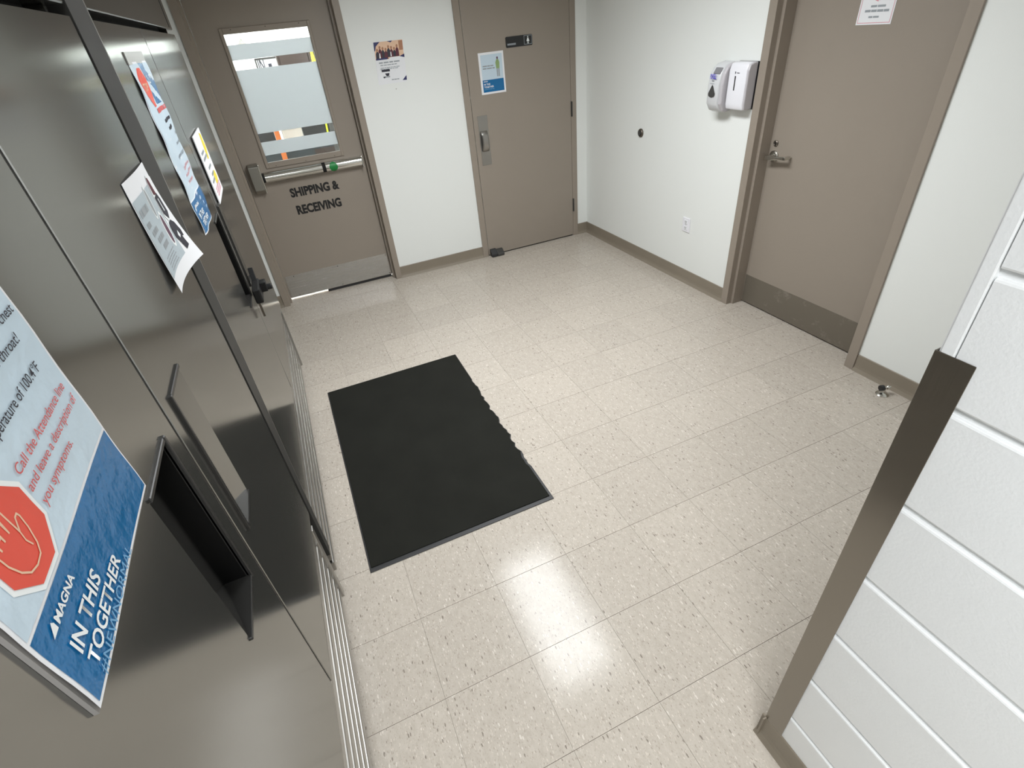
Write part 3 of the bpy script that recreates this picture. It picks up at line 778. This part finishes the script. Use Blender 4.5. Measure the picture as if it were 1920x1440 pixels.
stop_poster('large blue and white stop hand poster on the near refrigerator door', (FX, .316, 1.352), near_map, 1, near_sleeve)
def far_map(u, v, off):
    d = .0025+.003*(1+math.sin(v*23+1.2))*math.sin(PI*min(1, max(0, u/.276)))**.5+.002*math.sin(u*40+v*55)
    return (u, -d-off, v)
def far_sleeve(t):
    b = B(); b.box(-.004, .272, -.003, -.0005, .425, .452); part('tape', b, M['tape'], t, label='clear tape along the top edge')
stop_poster('crumpled health poster taped to the left door of the far refrigerator', (FX, 1.720, 1.338), far_map, 1, far_sleeve, False)

# curled notice with pictures
gn = thing('curled_notice', 'white curled notice with red and black pictures beside the dark strip', 'notice', (FX, 1.140, 1.385), PI/2)
GW, GH = .236, .212
def gmap(u, v, off):
    s = 1-v/GH; q = u/GW
    d = .0015+s*s*(.0085*(1-q)**2+.034*q**2-.004*q*(1-q)*2)+.003*math.sin(PI*q)*(1-s)
    return (u, -d-off, v)
n1, n2 = 16, 16
vs = [gmap(GW*i/n1, GH*j/n2, 0) for j in range(n2+1) for i in range(n1+1)]
fsq = [(j*(n1+1)+i, j*(n1+1)+i+1, (j+1)*(n1+1)+i+1, (j+1)*(n1+1)+i) for j in range(n2) for i in range(n1)]
b = B(); b.add(vs, fsq); part('sheet', b, M['paper'], gn, smooth=True, angle=80)
print_polys('grey_panel', [rect(.004, .030, .168, .178)], M['print_panel'], gn, gmap, .0006, 5)
def blob(cx, cy, rx, ry, n=14, a=0.):
    return [(cx+rx*math.cos(2*PI*i/n)*math.cos(a)-ry*math.sin(2*PI*i/n)*math.sin(a), cy+rx*math.cos(2*PI*i/n)*math.sin(a)+ry*math.sin(2*PI*i/n)*math.cos(a)) for i in range(n)]
print_polys('picture_halo', [blob(.118, .152, .013, .033), blob(.143, .092, .016, .038), blob(.190, .145, .022, .048)], M['print_white'], gn, gmap, .0009, 2)
print_polys('red_tube', [[(.178, .155), (.178, .180), (.184, .188), (.193, .186), (.198, .178), (.204, .150)]], M['print_maroon'], gn, gmap, .0013, 2)
print_polys('black_bottle', [[(.172, .150), (.206, .153), (.214, .140), (.214, .112), (.196, .100), (.176, .116)]], M['print_ink'], gn, gmap, .0014, 2)
print_polys('small_tube', [blob(.118, .152, .008, .027)], M['print_gray'], gn, gmap, .0012, 2)
print_polys('purple_tube', [blob(.143, .092, .010, .031)], M['print_purple'], gn, gmap, .0012, 2)
print_polys('black_helmet', [[(.172, .088), (.180, .096), (.196, .098), (.212, .088), (.220, .068), (.216, .056), (.206, .058), (.210, .036), (.190, .032), (.180, .052), (.170, .066)]], M['print_ink'], gn, gmap, .0013, 2)
print_polys('highlight', [[(.186, .066), (.196, .074), (.200, .062), (.190, .058)], rect(.190, .118, .196, .144)], M['print_white'], gn, gmap, .0017)
pw = dashes(.014, .146, .070, .014, 3, .15, 8)
for k, (w, u) in enumerate(((.03, .02), (.05, .03), (.055, .045), (.045, .06))): pw += dashes(u, .124-.017*k, w, .010, 3, .1, 9+k)
for k in range(5): pw += dashes(.035, .060-.006*k, .085-.008*(k % 2), .0022, 5, .2, 20+k)
print_polys('printed_words', pw, M['print_gray'], gn, gmap, .0010, 1)

# yellow marked notice on the far door
yn = thing('highlighted_notice', 'white notice with yellow highlights on the far refrigerator door', 'notice', (FX+.0035, 2.290, 1.295), PI/2)
b = B(); b.box(0, .285, -.004, -.0008, 0, .235); part('sheet', b, M['paper'], yn)
def on_yn(u, v, off): return (u*.87, -.004-off, v)
print_polys('highlight', [[(.20, .135), (.24, .225), (.30, .215), (.31, .165), (.25, .130)], [(.16, .05), (.18, .09), (.27, .085), (.29, .055), (.22, .04)]], M['print_yellow'], yn, on_yn)
pw = []
for k, (u, w, v) in enumerate(((.05, .12, .165), (.04, .18, .145), (.10, .12, .108), (.12, .10, .082), (.05, .12, .065))): pw += dashes(u, v, w, .010, 4, .2, 40+k)
print_polys('printed_words', pw, M['print_gray'], yn, on_yn, .001)
print_polys('pink_print', sum([dashes(.06, .040-.011*k, .22, .006, 6, .2, 50+k) for k in range(3)], []), M['print_pink'], yn, on_yn, .001)

# ================================================================== NOTICES ON DOORS AND WALL
wp = thing('job_flyer', 'white flyer with a group photo and navy corners on the back wall', 'flyer', (.806, YW-.0006, 1.463))
FW, FH = .212, .258
def on_wp(u, v, off): return (u+.0225*(v/FH), -.0006-off, v)
print_polys('sheet', [rect(0, 0, FW, FH)], M['paper'], wp, on_wp, 0)
print_polys('photo', [[(.002, .150), (.095, .150), (.11, .160), (.172, .160), (.208, .154), (.208, .256), (.002, .256)]], M['print_skin'], wp, on_wp, .0004)
ppl = []; hd = []
for k in range(8):
    x = .010+.0205*k; y0_ = .151 if k < 4 else .161; top = .200+.007*((k*5) % 3)
    ppl.append([(x-.004, y0_), (x+.022, y0_), (x+.020, top-.012), (x+.013, top), (x+.005, top), (x-.002, top-.012)]); hd.append(blob(x+.009, top+.009, .0075, .010, 8))
print_polys('clothes', ppl[0::2], M['print_ink'], wp, on_wp, .0007)
print_polys('clothes', ppl[1::2], M['print_maroon'], wp, on_wp, .0008)
print_polys('people', hd+[rect(.178, .196, .207, .252)], M['print_tan'], wp, on_wp, .0007)
print_polys('shirt', [[(.030, .160), (.040, .160), (.038, .190), (.033, .190)], [(.112, .165), (.120, .165), (.118, .192), (.113, .192)]], M['print_white'], wp, on_wp, .0010)
print_polys('navy_corner', [[(.000, .256), (.045, .256), (.014, .232), (.006, .205), (0, .205)], [(.176, .160), (.212, .150), (.212, .172)], [(.180, .012), (.212, .010), (.212, .040)],
                            [(.095, .256), (.135, .256), (.122, .246)], rect(.004, .150, .085, .160)], M['print_navy'], wp, on_wp, .0009)
print_polys('printed_words', dashes(.022, .128, .15, .008, 4, .2, 60)+dashes(.030, .114, .12, .005, 5, .2, 61)+dashes(.028, .098, .14, .004, 6, .2, 62)+dashes(.026, .090, .13, .004, 6, .2, 63)
            + dashes(.10, .02, .055, .006, 3, .2, 64)+dashes(.04, .040, .05, .008, 2, .1, 65), M['print_gray'], wp, on_wp, .001)
print_polys('dark_button', [rect(.034, .076, .094, .090), [(.056, .066), (.088, .066), (.084, .050), (.066, .048)], rect(.044, .038, .054, .046)], M['print_ink'], wp, on_wp, .001)
b = B(); b.lathe([(.003, -.001), (.003, 0)], 8, 'y'); o = link('screw_hole', b.mesh('screw_hole'), M['bronze'], None, (.927, YW-.0004, 1.425)); tag(o, 'tiny dark screw hole in the wall under the flyer', 'screw hole')

dn = thing('health_notice', 'blue and white notice with a standing person on the middle door', 'notice', (1.588, YJ-.0012, 1.302))
def on_dn(u, v, off): return (u, -.0008-off, v)
print_polys('sheet', [rect(0, 0, .208, .277)], M['paper'], dn, on_dn, 0)
print_polys('pale_field', [rect(.017, .098, .194, .262)], M['print_blue2'], dn, on_dn, .0004)
print_polys('blue_band', [rect(.017, .014, .194, .097)], M['print_blue'], dn, on_dn, .0004)
cx = .154
print_polys('person_top', [[(cx-.014, .165), (cx-.018, .205), (cx-.008, .226), (cx+.008, .226), (cx+.016, .205), (cx+.013, .165)]], M['print_green'], dn, on_dn, .0008)
print_polys('person_legs', [rect(cx-.012, .112, cx-.002, .165), rect(cx+.002, .112, cx+.012, .165)], M['print_gray'], dn, on_dn, .0008)
print_polys('person_head', [blob(cx, .234, .007, .009, 10)], M['print_purple'], dn, on_dn, .0008)
print_polys('printed_words', dashes(.028, .184, .09, .008, 3, .12, 70)+dashes(.028, .168, .10, .008, 3, .12, 71), M['print_gray'], dn, on_dn, .0009)
print_text('lettering', 'MAGNA', .026, .083, .008, .034, M['print_white'], dn, on_dn, .001, .02)
print_text('lettering', 'IN THIS', .026, .062, .012, .052, M['print_white'], dn, on_dn, .001, .02)
print_text('lettering', 'TOGETHER', .026, .044, .012, .080, M['print_white'], dn, on_dn, .001, .02)
print_text('lettering', '#NEWNORMAL', .026, .030, .009, .085, M['print_pale'], dn, on_dn, .001)

nl = (RL(2.063), .120+.012-.024, 1.600)
n3 = thing('framed_notice', 'white notice with a thin pink border high on the right door', 'notice', (0, 0, 0), RROT)
n3.matrix_world = Matrix.Translation((*rw(YW, .012), 0)) @ Matrix.Rotation(RROT, 4, 'Z') @ Matrix.Translation((RL(2.064), L3-.0004, 1.600))
def on_n3(u, v, off): return (u, -.0008-off, v)
print_polys('sheet', [rect(0, 0, .170, .24)], M['paper'], n3, on_n3, 0)
print_polys('border', [rect(.006, .006, .164, .0085), rect(.006, .0085, .0085, .234), rect(.1615, .0085, .164, .234), rect(.006, .2315, .164, .234)], M['print_pink'], n3, on_n3, .0005)
print_polys('printed_words', dashes(.056, .066, .07, .008, 2, .1, 80)+dashes(.032, .048, .115, .009, 4, .1, 81)+dashes(.056, .026, .050, .007, 2, .1, 82), M['print_gray'], n3, on_n3, .0006)
print_polys('pink_picture', [[(.060, .096), (.085, .086), (.088, .130), (.066, .15)], [(.090, .090), (.115, .100), (.112, .15), (.092, .14)]], M['print_pink'], n3, on_n3, .0006)

# ================================================================== RIGHT WALL FITTINGS
def rwthing(nm, lab, cat, u, z):
    return thing(nm, lab, cat, (*rw(u), z), RROT)
# soap / sanitiser dispenser (left)
d = rwthing('sanitizer_dispenser', 'pale sanitizer dispenser with a dark drop window, left of its neighbour', 'dispenser', 2.768, 1.200)
w = .116
prof = [(0, .012), (-.060, .000), (-.088, .012), (-.112, .050), (-.114, .150), (-.104, .205), (-.085, .236), (-.055, .254), (0, .262)]
b = B(); b.prism(prof, .004, w-.020, 'x'); part('front_cover', b, M['light_pl'], d, bevel=.012, seg=3, smooth=True, angle=50)
b = B(); b.prism([(p[0]*.9, .02+(p[1]-.02)*.99) for p in prof], w-.030, w, 'x'); part('side_cover', b, M['grey_pl'], d, bevel=.008, seg=2)
def on_disp(u, v, off): return (u, -.1145-off+(.0 if v > .05 else 0), v)
b = B(); b.prism([(-.1, .200), (-.110, .206), (-.090, .236), (-.08, .232)], .034, .088, 'x'); part('lens', b, M['lens'], d, bevel=.004)
pts = [(.048, .150), (.056, .140), (.074, .105), (.074, .095), (.068, .088), (.048, .082), (.026, .088), (.020, .095), (.020, .105), (.040, .140)]
print_polys('drop_window', [pts], M['dark'], d, on_disp, .0012)
print_text('lettering', 'PURELL', .022, .180, .024, .052, M['purple'], d, on_disp, .0035, .03, .3)
print_polys('printed_words', dashes(.038, .168, .018, .006, 2, .1, 90)+dashes(.026, .154, .034, .003, 4, .2, 91), M['print_gray'], d, on_disp, .0015)
# white dispenser (right)
d = rwthing('soap_dispenser', 'white dispenser with a black slit window beside the right door frame', 'dispenser', 2.646, 1.222)
w = .145; x0 = .003
prof = [(-.006, .004), (-.040, .000), (-.066, .004), (-.071, .030), (-.070, .200), (-.060, .228), (-.035, .236), (-.006, .238)]
b = B(); b.prism(prof, x0, w-.002, 'x'); part('body', b, M['grey_pl'], d, bevel=.006, seg=2)
prof2 = [(-.030, -.002), (-.068, .001), (-.075, .030), (-.074, .200), (-.064, .231), (-.030, .240)]
b = B(); b.prism(prof2, x0-.002, w-.012, 'x'); part('front_cover', b, M['white_pl'], d, bevel=.007, seg=2, smooth=True, angle=50)
b = B(); b.box(x0, w+.004, -.006, -.0005, .002, .238); part('back_plate', b, M['black'], d)
def on_disp2(u, v, off): return (u, -.0752-off, v)
b = B(); b.box(.052, .058, -.077, -.070, .100, .172); part('slit_window', b, M['void'], d)
print_polys('printed_mark', [rect(.050, .183, .055, .194), rect(.064, .186, .083, .189)], M['print_ink'], d, on_disp2, .0012)
# wall bumper
d = rwthing('wall_bumper', 'round bronze door bumper on the white right wall', 'bumper', 3.535, .980)
b = B(); b.lathe([(.030, 0), (.030, -.006), (.026, -.012), (.022, -.014), (.020, -.010), (.018, -.010)], 22, 'y'); part('flange', b, M['bronze'], d, smooth=True)
b = B(); b.lathe([(.018, -.009), (.017, -.018), (.010, -.021)], 18, 'y'); part('bumper_pad', b, M['dark'], d, smooth=True)
# outlet
d = rwthing('power_outlet', 'white power outlet low on the right wall', 'outlet', 2.975, .383)
b = B(); b.box(0, .078, -.006, 0, 0, .103); part('cover_plate', b, M['white_pl'], d, bevel=.003)
for z in (.030, .073):
    b = B(); b.box(.024, .054, -.009, -.005, z-.016, z+.016); rc = part('receptacle', b, M['paper'], d, bevel=.004)
    b = B(); b.box(.032, .0345, -.0096, -.008, z-.004, z+.009); b.box(.0435, .046, -.0096, -.008, z-.003, z+.008); b.lathe([(.003, -.0096), (.003, -.008)], 8, 'y', (.039, 0, z-.009)); part('slot', b, M['void'], rc)
b = B(); b.lathe([(.003, -.0072), (.003, -.005)], 8, 'y', (.039, 0, .0515)); part('screw', b, M['satin'], d)
# floor door stop
d = thing('door_stop', 'small chrome door stop with black rubber tip on the floor by the right wall', 'door stop', (2.508, 1.248, 0), -.35)
b = B(); b.lathe([(.031, 0), (.031, .003), (.026, .008), (.014, .013), (.010, .022), (.009, .036)], 24, 'z'); part('base', b, M['chrome'], d, smooth=True)
b = B(); b.lathe([(.007, .030), (.007, -.008)], 14, 'x', (.0, 0, .042)); b.lathe([(.010, .012), (.012, .018), (.0, .02)], 14, 'x', (0, 0, .042)); part('post', b, M['chrome'], d, smooth=True)
b = B(); b.lathe([(.0145, -.024), (.0155, -.020), (.0155, -.006), (.0135, -.004)], 18, 'x', (0, 0, .042)); part('rubber_tip', b, M['black'], d, smooth=True)

# ================================================================== FLOOR MAT
fm = thing('floor_mat', 'black carpet floor mat with a ragged right edge on the beige tiles', 'mat', (.244, 2.13, 0))
x0, x1, y0, y1 = -.418, .418, -.704, .706
rnd = random.Random(3)
right = []
n = 60
for i in range(n+1):
    y = y0+(y1-y0)*i/n; wob = 0
    if -.45 < y < .36: wob = rnd.uniform(-.010, .004)*(1 if abs(y+.05) < .35 else .5)-.003*math.sin(y*40)
    right.append((x1+wob-.004*math.sin(PI*i/n), y))
outer = [(x0, y0)]+right+[(x0, y1)]
b = B(); b.prism(outer, 0.0004, .0042, 'z'); part('rubber_border', b, M['rubber'], fm, bevel=.0012, seg=1, angle=60)
fr_ = []
for (x, y) in right:
    if y0+.022 <= y <= y1-.008: fr_.append((min(x-.012, x1-.012) if y < -.36 else x-.005, y))
inner = [(x0+.007, y0+.020)]+[(fr_[0][0], y0+.020)]+fr_+[(fr_[-1][0], y1-.006), (x0+.007, y1-.006)]
b = B(); b.prism(inner, .004, .0085, 'z'); part('carpet_field', b, M['carpet'], fm, bevel=.0015, seg=1, angle=60)
